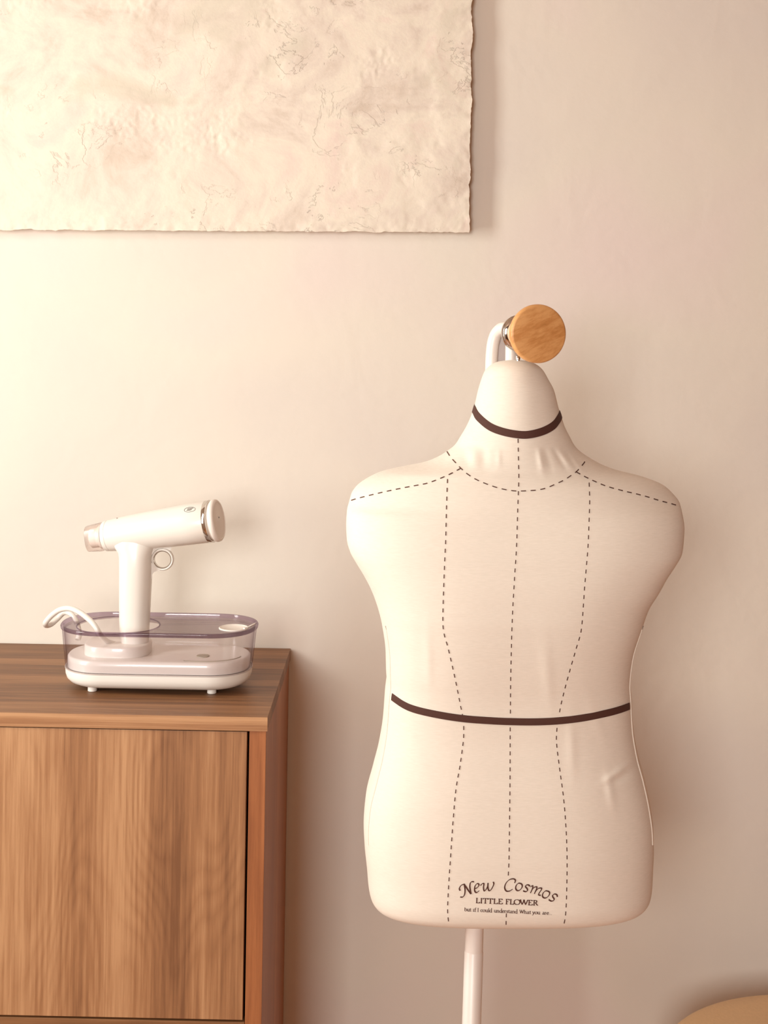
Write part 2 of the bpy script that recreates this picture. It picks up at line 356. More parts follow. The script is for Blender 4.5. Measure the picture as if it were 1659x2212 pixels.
    n6 = nt.nodes.new('ShaderNodeTexNoise'); n6.inputs['Scale'].default_value = 6; n6.inputs['Detail'].default_value = 3; L(mp.outputs[0], n6.inputs['Vector'])
    r6 = ramp(nt, [(0.46, (0, 0, 0, 1)), (0.60, (1, 1, 1, 1))]); L(n6.outputs['Fac'], r6.inputs[0])
    m6 = nt.nodes.new('ShaderNodeMath'); m6.operation = 'MULTIPLY'; L(r5.outputs[0], m6.inputs[0]); L(r6.outputs[0], m6.inputs[1])
    L(m6.outputs[0], h5.inputs[2]); L(h5.outputs[0], bp.inputs['Height']); L(bp.outputs[0], b.inputs['Normal'])
    obj('plaster_surface', bm, m, root)
    # canvas box behind it
    c0 = bl+ux*((br-bl).length-Wd+0.004); bm = bmesh.new()
    q = []
    for (u, w) in ((0, 0.003), (Wd-0.007, 0.003), (Wd-0.007, Hh-0.004), (0, Hh-0.004)):
        q.append(c0+ux*u+uz*w)
    a = [bm.verts.new(Vector((p.x, YP+0.0062, p.z))) for p in q]; c = [bm.verts.new(Vector((p.x, WY-0.0005, p.z))) for p in q]
    bm.faces.new(a); bm.faces.new(c[::-1])
    for k in range(4): bm.faces.new((a[k], c[k], c[(k+1) % 4], a[(k+1) % 4]))
    obj('canvas_box', bm, plain('canvas_edge', lin((226, 208, 190)), 0.85, bump=0.3, scale=300), root, False)
painting()

# ------------------------------------------------------------------ dress form
Y0 = 1.72
OUT = [  # y, left x, right x, front depth, back depth, section exponent
 (777.5, 1108, 1116, .002, .002, 2.0), (779, 1088, 1134, .012, .012, 2.0), (783, 1070, 1150, .020, .022, 2.0), (790, 1058, 1163, .028, .03, 2.0),
 (800, 1048, 1173, .033, .036, 2.0), (819, 1040, 1184, .038, .04, 2.0), (842, 1033, 1196, .043, .044, 2.0), (880, 1024, 1206, .048, .047, 2.0),
 (905, 1015, 1214, .050, .05, 2.0), (920, 1008, 1219, .052, .052, 2.0), (944, 994, 1231, .056, .055, 2.0), (961, 983, 1240, .059, .058, 2.0),
 (974, 967, 1252, .062, .06, 2.0), (986, 948, 1269, .065, .062, 2.0), (1000, 914, 1293, .069, .064, 2.05), (1009, 868, 1313, .071, .065, 2.05),
 (1018, 826, 1340, .074, .067, 2.1), (1025, 808, 1370, .076, .068, 2.1), (1034, 791, 1401, .079, .069, 2.15), (1048, 772, 1433, .083, .072, 2.2),
 (1064, 760, 1451, .087, .074, 2.25), (1084, 754, 1465, .091, .077, 2.45), (1100, 750, 1467, 0.094, 0.079, 2.9), (1130, 748.5, 1470, 0.099, 0.082, 3.2),
 (1160, 750, 1468, 0.104, 0.085, 3.2), (1185, 757, 1464, 0.107, 0.087, 3.2), (1208, 770, 1451, 0.109, 0.088, 3.2), (1234, 786, 1433, 0.111, 0.088, 3.2),
 (1265, 802, 1415, 0.112, 0.088, 3.2), (1302, 815.6, 1392, 0.112, 0.087, 3.2), (1340, 825, 1379, 0.11, 0.085, 3.2), (1400, 833, 1361, 0.105, 0.08, 3.2),
 (1440, 834, 1356, 0.101, 0.076, 3.2), (1459, 835, 1355, 0.099, 0.075, 3.2), (1487, 832, 1357, 0.097, 0.074, 3.2), (1552, 827, 1361, 0.095, 0.075, 3.2), (1608, 818, 1370, 0.097, 0.08, 3.2),
 (1660, 805, 1384, 0.1, 0.086, 3.2), (1721, 790, 1397, 0.103, 0.092, 3.2), (1769, 786, 1403, 0.105, 0.095, 3.2), (1812, 788, 1404, 0.106, 0.096, 3.2),
 (1860, 793, 1402, 0.106, 0.096, 3.2), (1895, 796, 1400, 0.106, 0.096, 3.2), (1916, 800, 1396, 0.104, 0.094, 3.2), (1928, 806, 1389, 0.1, 0.09, 3.2),
 (1936, 816, 1378, 0.093, 0.083, 3.2), (1941, 836, 1356, 0.08, 0.07, 3.2), (1943, 880, 1318, .060, .05, 2.2), (1944, 1000, 1200, .025, .02, 2.0)]
FOLDS = [ # cx, cy, angle(deg, 0=horizontal), half length px, half width px, amplitude m
 (1332, 1668, -35, 30, 6, .0028), (1318, 1706, 80, 38, 9, .0018), (1345, 1680, -30, 22, 6, -.0016), (1024, 988, 84, 26, 9, .0022), (1006, 990, 70, 24, 6, -.002), (1046, 990, 88, 26, 8, -.0016),
 (1078, 995, 88, 22, 4, .0012), (968, 1004, -62, 20, 4, .0015), (948, 1010, -65, 14, 4, .0012), (1168, 995, 80, 24, 6, .0018), (1222, 992, 55, 26, 7, .002), (1208, 990, 60, 22, 5, -.0015), (1183, 990, 75, 26, 6, -.0014), (1246, 1000, 58, 20, 5, .0014),
 (1235, 1615, 88, 60, 10, .0010), (1182, 1450, 85, 70, 10, .0010), (925, 1420, 88, 60, 10, .0010), (985, 1325, 5, 40, 4, .0005), (860, 1240, 2, 50, 3, .0004), (1290, 1560, 70, 60, 12, .0008), (905, 1640, 60, 60, 14, .0006)]
def torso_pt(y, th, off=0.0):
    xl, xr, df, db, n = interp(OUT, y)
    A, B = P(xl, y, Y0), P(xr, y, Y0); C = (A+B)/2; h = (B-A)/2
    c, s = math.cos(th), math.sin(th)
    cc = math.copysign(abs(c)**(2/n), c); ss = math.copysign(abs(s)**(2/n), s)
    hl = h.length
    p = C+h*((1+off/max(hl, .01))*cc)+Vector((0, -1, 0))*(((df if s > 0 else db)+off)*ss)
    return p
def folded(p):
    x, y = PROJ(p); d = 0
    for cx, cy, a, L_, w, amp in FOLDS:
        ra = math.radians(a); dx, dy = x-cx, y-cy
        if abs(dx) > 3*L_ or abs(dy) > 3*L_: continue
        t = dx*math.cos(ra)+dy*math.sin(ra); s = -dx*math.sin(ra)+dy*math.cos(ra)
        d += amp*math.exp(-(t/L_)**2-(s/w)**2)
    return d
form = thing('dress_form', 'cream calico covered tailoring torso with printed dashed lines, standing on a white pole', 'dress form', (P(1022, 2100, 1.75).x, 1.75, 0))
bm = bmesh.new(); NT = 280; rows = []
ys = [777.5, 778, 779, 781, 783, 786, 790, 795]
y = 800
while y < 1885: ys.append(y); y += 4.5
ys += [1888, 1895, 1900, 1906, 1911, 1916, 1920, 1924, 1928, 1931, 1934, 1936, 1938, 1940, 1941, 1942, 1943, 1944]
for y in ys:
    r = []
    for k in range(NT):
        th = 2*math.pi*k/NT; p = torso_pt(y, th)
        if math.sin(th) > 0.05 and 960 < y < 1800:
            p = p+Vector((0, -1, 0))*folded(p)
        # the pinched side seam on the left of the waist
        r.append(p)
    rows.append(r)
rings(bm, rows)
bm.normal_update(); torso_bvh = BVHTree.FromBMesh(bm)
obj('torso', bm, M_fab, form)

def cast(bvh, px, py, off):
    d = (FW+RC*((px-CX)/F)-UC*((py-CY)/F)).normalized()
    h, n, _, dist = bvh.ray_cast(EYE, d)
    if h is None: return None
    if n.dot(d) > 0: n = -n
    return h+n*off
def draped(bm, bvh, left, right, off=0.0004):
    """ribbon between two pixel polylines laid on a surface"""
    prev = None
    for a, b in zip(left, right):
        pa, pb = cast(bvh, a[0], a[1], off), cast(bvh, b[0], b[1], off)
        if pa is None or pb is None or (pa-pb).length > 0.05: prev = None; continue
        cur = (bm.verts.new(pa), bm.verts.new(pb))
        if prev and (prev[0].co-cur[0].co).length < 0.02:
            try: bm.faces.new((prev[0], cur[0], cur[1], prev[1]))
            except ValueError: pass
        prev = cur
def ribbon_px(pts, wfn):
    L_, R_ = [], []
    for i in range(len(pts)):
        d = pts[min(i+1, len(pts)-1)]-pts[max(i-1, 0)]
        if d.length < 1e-6: d = Vector((1, 0))
        d.normalize(); nrm = Vector((-d.y, d.x)); w = wfn(d)/2
        L_.append(pts[i]+nrm*w); R_.append(pts[i]-nrm*w)
    return L_, R_
def dashed(name, pts, dash=9.0, period=19.0, width=2.1, period2=None, phase=0.0):
    c = catmull([Vector(p) for p in pts], 24)
    s = [0]
    for i in range(1, len(c)): s.append(s[-1]+(c[i]-c[i-1]).length)
    def at(t):
        t = max(0, min(s[-1], t))
        for i in range(1, len(c)):
            if s[i] >= t: return c[i-1].lerp(c[i], (t-s[i-1])/max(1e-9, s[i]-s[i-1]))
        return c[-1]
    bm = bmesh.new(); t = phase
    while t < s[-1]-2:
        f = t/s[-1]; per = period+((period2 or period)-period)*f; dl = dash*per/period
        q = [at(t+dl*k/4) for k in range(5)]
        Lq, Rq = ribbon_px(q, lambda d: width)
        draped(bm, torso_bvh, Lq, Rq, 0.0005)
        t += per
    return obj(name, bm, M_print, form)
OPEN |= {'dashed_line', 'lettering', 'emblem'}
dashed('dashed_line', [(1119, 948), (1120, 1000), (1120.5, 1036), (1118, 1109), (1115.7, 1181), (1112, 1239), (1107, 1326), (1104.6, 1400), (1103, 1470), (1102.4, 1550)], period=19, period2=17.5)
dashed('dashed_line', [(1102, 1568), (1101.8, 1640), (1101.5, 1704), (1100.5, 1780), (1099.4, 1856), (1097.6, 1897)], period=17.3, dash=8.6, phase=3)
dashed('dashed_line', [(1093.8, 1973), (1093.2, 1988), (1093, 2002)], period=16, dash=8)
dashed('dashed_line', [(966.7, 1035), (965.6, 1061), (964, 1114), (962.6, 1169), (960, 1226), (957.6, 1295), (956.7, 1345), (960, 1372), (968, 1400), (983, 1465), (996, 1530), (1000, 1548)], period=19, period2=17.5)
dashed('dashed_line', [(1001.7, 1568), (1001.7, 1586), (1000.4, 1604), (994, 1652), (985, 1704), (979, 1769), (974.4, 1834), (970, 1899), (967.5, 1945), (967, 1970), (969.5, 1995)], period=17.3, dash=8.6)
dashed('dashed_line', [(1272.4, 1043), (1273.6, 1084.7), (1272, 1133), (1270, 1181), (1266, 1229), (1262, 1277.6), (1258, 1335), (1254, 1368), (1243.5, 1404), (1226, 1465), (1212, 1520), (1207, 1548)], period=19, period2=17.5)
dashed('dashed_line', [(1203, 1572), (1202, 1604), (1208.7, 1660), (1217.4, 1725.5), (1222.6, 1790.6), (1224.8, 1855.7), (1224, 1921), (1221.8, 1973), (1217, 2001)], period=17.3, dash=8.6)
dashed('dashed_line', [(965.6, 975.5), (973.6, 988), (987, 1003), (995.4, 1012), (1010, 1024.7), (1028.6, 1036), (1049, 1045), (1072, 1053), (1095, 1058.5), (1120, 1061), (1158, 1059), (1179.6, 1054.5), (1200, 1046), (1219, 1037), (1236, 1025.6), (1246, 1018), (1254, 1009), (1261.5, 1000), (1268, 988)], dash=11, period=21.0)
dashed('dashed_line', [(995.4, 1012), (969, 1026), (939, 1038.5), (921, 1044.7), (882, 1052), (843, 1060), (802, 1069.4), (765, 1079), (754, 1084)], dash=10, period=19.8)
dashed('dashed_line', [(1244, 1019.6), (1269, 1033), (1307, 1049.7), (1346, 1060.6), (1389, 1071), (1425.5, 1082), (1461.7, 1092), (1472, 1098)], dash=10.5, period=19.8)

def band(name, curve, halfw, th0, th1, closed, N=140, off=0.0008):
    """tape whose centre line on the form follows the curve y(x) seen in the photo, then runs on level round the back"""
    cv = catmull([Vector(c) for c in curve], 12); cv.sort(key=lambda v: v.x)
    def yc(x):
        if x <= cv[0].x: return cv[0].y
        if x >= cv[-1].x: return cv[-1].y
        for i in range(1, len(cv)):
            if cv[i].x >= x:
                t = (x-cv[i-1].x)/max(1e-9, cv[i].x-cv[i-1].x); return cv[i-1].y+(cv[i].y-cv[i-1].y)*t
    secs = []
    for k in range(N):
        th = th0+(th1-th0)*k/(N if closed else N-1)
        if math.sin(th) > -0.02:
            lo, hi = 790.0, 1850.0
            for _ in range(34):
                mid = (lo+hi)/2; x, yy = PROJ(torso_pt(mid, th, off))
                if yy < yc(x): lo = mid
                else: hi = mid
            v = lo
        else: v = None
        secs.append([th, v])
    if closed:
        vs = [s[1] for s in secs if s[1] is not None]; va, vb = secs[0][1], vs[-1]
        for s in secs:
            if s[1] is None:
                t = (s[0]-math.pi)/math.pi; s[1] = vb+(va-vb)*t-10*math.sin(math.pi*t)
    bm = bmesh.new(); rs = []
    for th, v in secs:
        e = (torso_pt(v-5, th)-torso_pt(v+5, th)); e.normalize(); 
        hw = halfw
        a = torso_pt(v, th); 
        # walk along the surface
        up = torso_pt(v-10, th)-a; dn = torso_pt(v+10, th)-a
        yu, yd = v-10*hw/max(up.length, 1e-5), v+10*hw/max(dn.length, 1e-5)
        rs.append([torso_pt(yu, th, off), torso_pt(v, th, off*1.25), torso_pt(yd, th, off), torso_pt(yd, th, -0.001), torso_pt(v, th, -0.001), torso_pt(yu, th, -0.001)])
    if closed: rs.append(rs[0]); rings(bm, rs, False, False); bmesh.ops.remove_doubles(bm, verts=bm.verts, dist=1e-7)
    else: rings(bm, rs)
    return obj(name, bm, M_band, form)
band('neck_band', [(1019, 878), (1023.4, 885), (1032, 900), (1057, 921), (1086, 932.5), (1119, 938.7), (1144, 938.7), (1173, 931.5), (1196, 919), (1208, 904), (1213, 893)], 0.0047, 0, 2*math.pi, True, 200)
band('waist_band', [(840, 1501), (870, 1522), (900, 1534), (950, 1545), (1000, 1552.5), (1050, 1556.5), (1102, 1559), (1160, 1559.5), (1210, 1557), (1260, 1551), (1310, 1541), (1340, 1533), (1362, 1525)], 0.0042, math.radians(24), math.radians(156), False, 140)

# side seams of the cover
for side in (0, 1):
    bm = bmesh.new(); pts = []
    for k in range(60):
        y = 1330+(1790-1330)*k/59
        th = math.radians(20) if side == 0 else math.radians(160)
        pts.append(torso_pt(y, th, 0.0002))
    tube(bm, pts, 0.0011, 8); obj('side_seam', bm, M_fab, form)

# lettering, drawn with a broad pen and printed on the cloth
def pen(d, thick, thin, nib): 
    ang = math.atan2(d.y, d.x)-nib
    return thin+(thick-thin)*abs(math.sin(ang))
bm = bmesh.new()
Z5 = 5.925
def stroke(bm, pts, smooth, thick, thin, nib=math.radians(-38), tf=lambda p: p):
    q = catmull([Vector(p) for p in pts], 7) if smooth else []
    if not smooth:
        for a, b in zip(pts[:-1], pts[1:]):
            a, b = Vector(a), Vector(b)
            q += [a.lerp(b, t/4) for t in range(4)]
        q.append(Vector(pts[-1]))
    Lq, Rq = ribbon_px(q, lambda d: pen(d, thick, thin, nib))
    draped(bm, torso_bvh, [tf(p) for p in Lq], [tf(p) for p in Rq], 0.0005)
def z5(p): return (960+p[0]/Z5, 1860+p[1]/Z5)
BIG = [[(200, 378), (192, 348), (212, 312), (246, 296), (262, 300)], [(252, 298), (276, 330), (310, 380), (340, 420)], [(340, 420), (330, 365), (325, 320), (332, 280), (352, 262), (378, 264)],
 [(256, 312), (264, 370), (258, 425), (240, 454), (215, 460), (203, 456)],
 [(388, 352), (420, 338), (440, 312), (436, 290), (414, 290), (392, 318), (385, 360), (393, 392), (415, 400), (446, 376)],
 [(462, 312), (482, 290), (505, 288), (500, 335), (508, 378), (530, 366), (552, 322), (558, 278)], [(558, 278), (556, 330), (566, 372), (590, 372), (616, 332), (632, 290), (624, 264)],
 [(898, 280), (908, 248), (896, 230), (868, 226), (830, 238), (792, 275), (772, 322), (776, 360), (798, 384), (836, 380), (872, 358)],
 [(968, 282), (992, 300), (992, 335), (966, 368), (932, 376), (912, 350), (918, 312), (944, 284), (968, 282)],
 [(1092, 322), (1076, 304), (1048, 306), (1038, 326), (1058, 352), (1062, 376), (1038, 390), (1006, 378)],
 [(1098, 330), (1128, 314), (1126, 350), (1100, 408)], [(1112, 378), (1145, 338), (1180, 328), (1178, 355), (1150, 418)], [(1163, 390), (1200, 350), (1240, 344), (1240, 366), (1214, 404), (1206, 430), (1232, 438)],
 [(1318, 380), (1344, 398), (1340, 432), (1310, 464), (1276, 470), (1254, 446), (1262, 410), (1290, 382), (1318, 380)],
 [(1444, 458), (1438, 430), (1410, 420), (1386, 436), (1388, 460), (1403, 482), (1394, 504), (1364, 510), (1334, 490)]]
for s in BIG: stroke(bm, s, True, 20, 9, math.radians(-40), z5)
# roman capitals on a unit box, y up
CAPS = {
 'L': [[(.25, 1), (.25, 0)], [(.05, 1), (.45, 1)], [(.05, 0), (.92, 0), (.97, .22)]],
 'I': [[(.5, 1), (.5, 0)], [(.2, 1), (.8, 1)], [(.2, 0), (.8, 0)]],
 'T': [[(.5, 1), (.5, 0)], [(.03, .8), (.06, 1), (.94, 1), (.97, .8)], [(.3, 0), (.7, 0)]],
 'E': [[(.25, 1), (.25, 0)], [(.05, 1), (.85, 1), (.87, .82)], [(.25, .52), (.7, .52)], [(.05, 0), (.92, 0), (.97, .22)]],
 'F': [[(.3, 1), (.3, 0)], [(.08, 1), (.92, 1), (.94, .8)], [(.3, .52), (.75, .52)], [(.08, 0), (.55, 0)]],
 'O': [[(.5, 1), (.2, .9), (.04, .5), (.2, .1), (.5, 0), (.8, .1), (.96, .5), (.8, .9), (.5, 1)]],
 'W': [[(.0, 1), (.2, 1)], [(.08, 1), (.3, 0), (.52, .95)], [(.38, 1), (.62, 1)], [(.48, 1), (.7, 0), (.93, 1)], [(.85, 1), (1, 1)]],
 'R': [[(.22, 1), (.22, 0)], [(.04, 1), (.5, 1), (.72, .9), (.72, .65), (.5, .5), (.22, .5)], [(.05, 0), (.4, 0)], [(.48, .5), (.85, .03), (1, 0)]]}
def line_tf(x0, y0, x1, y1):
    e = Vector((x1-x0, y1-y0)); 
    return e.length, lambda px, py: z5((x0+e.x/e.length*px+e.y/e.length*py, y0+e.y/e.length*px-e.x/e.length*py))
Ln, tf = line_tf(400, 534, 1195, 565)
for ch, a, b in [('L', 0, 52), ('I', 55, 88), ('T', 90, 155), ('T', 154, 220), ('L', 225, 282), ('E', 285, 345), ('F', 378, 430), ('L', 434, 488), ('O', 488, 568), ('W', 560, 672), ('E', 668, 728), ('R', 732, 798)]:
    for s in CAPS[ch]:
        pts = [(a+(b-a)*x, 62*y) for x, y in s]
        stroke(bm, pts, ch == 'O', 15, 7, math.radians(8), lambda p: tf(p[0], p[1]))
LOW = { # unit: x-height 1, width given
 'b': (.95, [[(.15, 1.65), (.15, .1)], [(.02, 1.6), (.15, 1.65)], [(.15, .75), (.4, 1), (.75, .9), (.85, .5), (.65, .08), (.35, 0), (.15, .1)]]),
 'u': (.95, [[(.05, 1), (.18, 1), (.18, .3), (.3, .03), (.5, .03), (.75, .25)], [(.62, 1), (.75, 1), (.75, .0), (.92, .03)]]),
 't': (.6, [[(.3, 1.35), (.27, .25), (.38, .02), (.58, .1)], [(.05, 1), (.55, 1)]]),
 'i': (.45, [[(.05, 1), (.25, 1), (.25, 0)], [(.05, 0), (.43, 0)], [(.2, 1.45), (.3, 1.45)]]),
 'f': (.6, [[(.6, 1.62), (.42, 1.68), (.27, 1.45), (.25, 1), (.25, 0)], [(.05, 1), (.5, 1)], [(.05, 0), (.5, 0)]]),
 'I': (.6, [[(.3, 1.55), (.3, 0)], [(.05, 1.55), (.55, 1.55)], [(.05, 0), (.55, 0)]]),
 'c': (.78, [[(.7, .8), (.5, 1), (.25, .9), (.1, .5), (.25, .1), (.5, .0), (.72, .15)]]),
 'o': (.92, [[(.45, 1), (.15, .85), (.08, .45), (.25, .05), (.5, .0), (.78, .2), (.82, .6), (.65, .95), (.45, 1)]]),
 'l': (.42, [[(.05, 1.65), (.22, 1.68), (.22, 0)], [(.05, 0), (.4, 0)]]),
 'd': (.95, [[(.6, 1.62), (.76, 1.68), (.76, 0), (.92, .03)], [(.76, .85), (.5, 1), (.2, .85), (.08, .45), (.25, .05), (.5, 0), (.76, .2)]]),
 'n': (1.0, [[(.02, .95), (.2, 1), (.2, 0)], [(.2, .75), (.45, 1), (.7, .9), (.76, .6), (.76, 0)], [(.05, 0), (.36, 0)], [(.6, 0), (.93, 0)]]),
 'e': (.82, [[(.12, .52), (.7, .6), (.62, .92), (.4, 1), (.15, .8), (.08, .4), (.25, .05), (.5, 0), (.74, .15)]]),
 'r': (.7, [[(.02, .95), (.2, 1), (.2, 0)], [(.2, .7), (.4, .97), (.62, .95)], [(.05, 0), (.4, 0)]]),
 's': (.65, [[(.55, .8), (.4, 1), (.2, .92), (.15, .72), (.45, .45), (.52, .2), (.35, 0), (.08, .15)]]),
 'a': (.85, [[(.15, .85), (.4, 1), (.6, .85), (.62, .2), (.72, .0), (.85, .05)], [(.6, .55), (.25, .45), (.12, .2), (.25, .0), (.45, .03), (.62, .2)]]),
 'h': (1.0, [[(.02, 1.6), (.2, 1.66), (.2, 0)], [(.2, .75), (.45, 1), (.7, .9), (.76, .6), (.76, 0)], [(.05, 0), (.36, 0)], [(.6, 0), (.93, 0)]]),
 'y': (.9, [[(.05, 1), (.28, 1)], [(.15, 1), (.48, .05)], [(.6, 1), (.88, 1)], [(.8, 1), (.42, -.25), (.2, -.55), (.02, -.5)]]),
 'W': (1.5, [[(.0, 1.55), (.3, 1.55)], [(.12, 1.55), (.45, 0), (.78, 1.5)], [(.62, 1.55), (.85, 1.55)], [(.72, 1.55), (1.05, 0), (1.4, 1.55)], [(1.25, 1.55), (1.5, 1.55)]]),
 '.': (.4, [[(.15, .06), (.27, .06)]])}
Ln, tf2 = line_tf(255, 638, 1375, 685)
for word, xa, xb in [('but', 0, 88), ('if', 108, 152), ('I', 166, 184), ('could', 204, 354), ('understand', 378, 680), ('What', 704, 852), ('you', 868, 970), ('are...', 996, 1124)]:
    tot = sum(LOW[c][0] for c in word); k = (xb-xa)/tot; x = xa
    for c in word:
        w, ss = LOW[c]
        for s in ss:
            pts = [(x+px*k, 28*py) for px, py in s]
            stroke(bm, pts, len(pts) > 3 and c not in 'WyI', 8.5, 4.4, math.radians(12), lambda p: tf2(p[0], p[1]))
        x += w*k
obj('lettering', bm, M_print, form)

# pole through the form, its bent top and the wooden knob
YPOLE = 1.75
pt, pb = P(1064, 790, YPOLE), P(1018, 2230, 1.665)
dr = (pb-pt).normalized()
jn = pt+(pb-pt)*((2062-790)/(2230-790))
bm = bmesh.new(); lathe(bm, pt+dr*0.02, dr, [(0, .0098), ((jn-pt).length-0.02, .0110)], 32); obj('upper_pole', bm, M_enamel, form)
bot = jn+dr*((jn.z-0.02)/-dr.z)
bm = bmesh.new(); L2 = (bot-jn).length
lathe(bm, jn, dr, [(0, .0110), (0.0008, .0114), (L2, .0114)], 32); obj('lower_pole', bm, M_enamel, form)
bm = bmesh.new(); lathe(bm, Vector((bot.x, bot.y, 0)), Vector((0, 0, 1)), [(0, .13), (.006, .132), (.014, .128), (.02, .05), (.03, .02), (.05, .013)], 64); obj('foot_plate', bm, M_enamel, form)
form.location = (bot.x, bot.y, 0)
for c in form.children: c.matrix_parent_inverse = Matrix.Translation(-form.location)

AX = Vector((math.sin(math.radians(16)), -math.cos(math.radians(16)), 0.0))
dc = P(1165, 721, 1.655)                       # centre of the disc face
rc = dc-AX*0.071
bm = bmesh.new()
pth = catmull([P(1060, 850, 1.75), P(1061, 800, 1.75), P(1062, 770, 1.75), P(1065, 742, 1.75), P(1072, 721, 1.749), P(1085, 709, 1.742), P(1101, 710, 1.732), rc-AX*0.002], 8)
tube(bm, pth, 0.0076, 20); obj('bent_arm', bm, M_enamel, form)
bm = bmesh.new(); a = P(1104, 738, 1.735); b_ = P(1104, 800, 1.735)
lathe(bm, a, (b_-a), [(0, .0070), ((b_-a).length, .0075)], 24); obj('support_post', bm, M_enamel, form)
bm = bmesh.new(); q0, q1 = P(1072, 722, 1.752), P(1100, 800, 1.752); box(bm, q0.x, q1.x, 1.752, 1.755, q1.z, q0.z); obj('bracket_shade_plate', bm, M_grey, form, False)  # grey colour stands in for the shade inside the bracket
bm = bmesh.new(); a = P(1119, 766, 1.71); b_ = P(1119, 782, 1.71); lathe(bm, a, b_-a, [(0, .0022), (.001, .003), (.006, .003), (.0065, .002), (.011, .002)], 16); obj('bolt', bm, M_chrome, form)
bm = bmesh.new()
lathe(bm, rc, AX, [(-.002, .015), (-.001, .0205), (.001, .0225), (.0035, .0225), (.005, .0208), (.006, .0208), (.0075, .0222), (.0095, .0222), (.011, .0205), (.012, .0150)], 64)
obj('chrome_collar', bm, M_chrome, form)
bm = bmesh.new(); lathe(bm, rc+AX*0.0105, AX, [(0, .0180), (.006, .0195), (.028, .0205), (.045, .0235), (.047, .022)], 64); obj('knob_neck', bm, plain('pale_wood', lin((226, 196, 164)), 0.4, bump=0.1, scale=60, var=0.1), form)
kb = bmesh.new(); T = .0135; R = .0352
prof = [(-T, R-.006), (-T+.001, R-.003), (-T+.0035, R-.0006), (-T+.006, R), (-.004, R), (-.0015, R-.0006), (-.0004, R-.0016), (0, R-.003), (0.0, .002)]
lathe(kb, dc, AX, prof, 96)
ko = obj('knob_disc', kb, M_knob, form)
# the grain of the knob runs up to the right: give the wood its own tilted mapping
for nd in M_knob.node_tree.nodes:
    if nd.type == 'MAPPING':
        nd.vector_type = 'TEXTURE'; sc_ = nd.inputs['Scale'].default_value
        nd.inputs['Scale'].default_value = [1/v for v in sc_]; nd.inputs['Location'].default_value = (0, 0, 0); nd.inputs['Rotation'].default_value = (0, math.radians(-24), 0)

# ------------------------------------------------------------------ docking base with clear water tank
YT = 2.03; c0 = P(346, 1345, YT)
CXT = c0.x; TC = Vector((CXT, YT, ZT))
A0, B0 = 0.1355, 0.0635
def loop(a, b, z, n=24, sq=2.25):
    """stadium outline: straight long sides, rounded ends"""
    out = []; s = a-b
    for k in range(n*2+1):
        th = -math.pi/2+math.pi*k/(2*n); c, q = math.cos(th), math.sin(th)
        out.append(Vector((CXT+s+b*abs(c)**(2/sq), YT+b*math.copysign(abs(q)**(2/sq), q), ZT+z)))
    for k in range(n*2+1):
        th = math.pi/2+math.pi*k/(2*n); c, q = math.cos(th), math.sin(th)
        out.append(Vector((CXT-s-b*abs(c)**(2/sq), YT+b*math.copysign(abs(q)**(2/sq), q), ZT+z)))
    return out
def stack(levels, cap0=True, cap1=True):
    bm = bmesh.new(); rings(bm, [loop(A0+o, B0+o, z) for z, o in levels], cap0, cap1); return bm
dock = thing('steamer_dock', 'oval clear water tank with a white base on four small feet, on the wooden cabinet', 'water tank', (CXT, YT, ZT))
obj('base_bowl', stack([(.0050, -.048), (.0052, -.034), (.0058, -.024), (.0075, -.0150), (.0108, -.0075), (.0160, -.0024), (.0220, -.0004), (.0292, 0), (.0298, -.0012), (.0298, -.006)]), M_satin, dock)
for sx in (-1, 1):
    for sy in (-1, 1):
        bm = bmesh.new(); lathe(bm, Vector((CXT+sx*.086-.004, YT+sy*.036, ZT)), Vector((0, 0, 1)), [(0, .0058), (.0006, .0066), (.005, .0066), (.011, .0075)], 24); obj('foot', bm, M_satin, dock)
HR = .092
def wo(z): return .0065*((z-.030)/(HR-.030))
t_ = .0026
lv = [(z, wo(z)) for z in (.0301, .033, .045, .06, .075, .086)]
obj('tank_wall', stack(lv+[(z, wo(z)-t_) for z in (.086, .075, .06, .045, .033, .0301)], False, False), M_clear, dock)
obj('tank_rim', stack([(.0862, .0060), (.0875, .0075), (.0905, .0080), (HR, .0072), (HR+.0004, .0060), (HR, .0042), (.0895, .0034), (.0862, .0036)], False, False), M_rimc, dock)
obj('seam_gasket', stack([(.0299, -.0005), (.0299, .0007), (.0312, .0007), (.0312, -.0005)], False, False), M_grey, dock)
obj('platform', stack([(.0313, -.0030), (.040, -.0028), (.0462, -.0032), (.0480, -.0046), (.0486, -.0070), (.0486, -.03)]), M_white, dock)
# clear lid just under the rim
hx = P(256, 1346, YT).x
bm = bmesh.new(); rs = []
for z, hole in ((.0868, 1), (.0868, 0), (.0850, 0), (.0850, 1)):
    lo = loop(A0+.0028, B0+.0028, z)
    if hole: lo = [Vector((hx+.0595*(p.x-hx)/math.hypot(p.x-hx, p.y-YT), YT+.0595*(p.y-YT)/math.hypot(p.x-hx, p.y-YT), p.z)) for p in lo]
    rs.append(lo)
rs.append(rs[0]); rings(bm, rs, False, False); bmesh.ops.remove_doubles(bm, verts=bm.verts, dist=1e-7)
obj('lid_panel', bm, M_lid, dock)
bm = bmesh.new(); torus(bm, Vector((hx, YT, ZT+.0876)), Vector((0, 0, 1)), .0600, .0007, 72, 8); obj('lid_recess_ring', bm, M_rimc, dock)
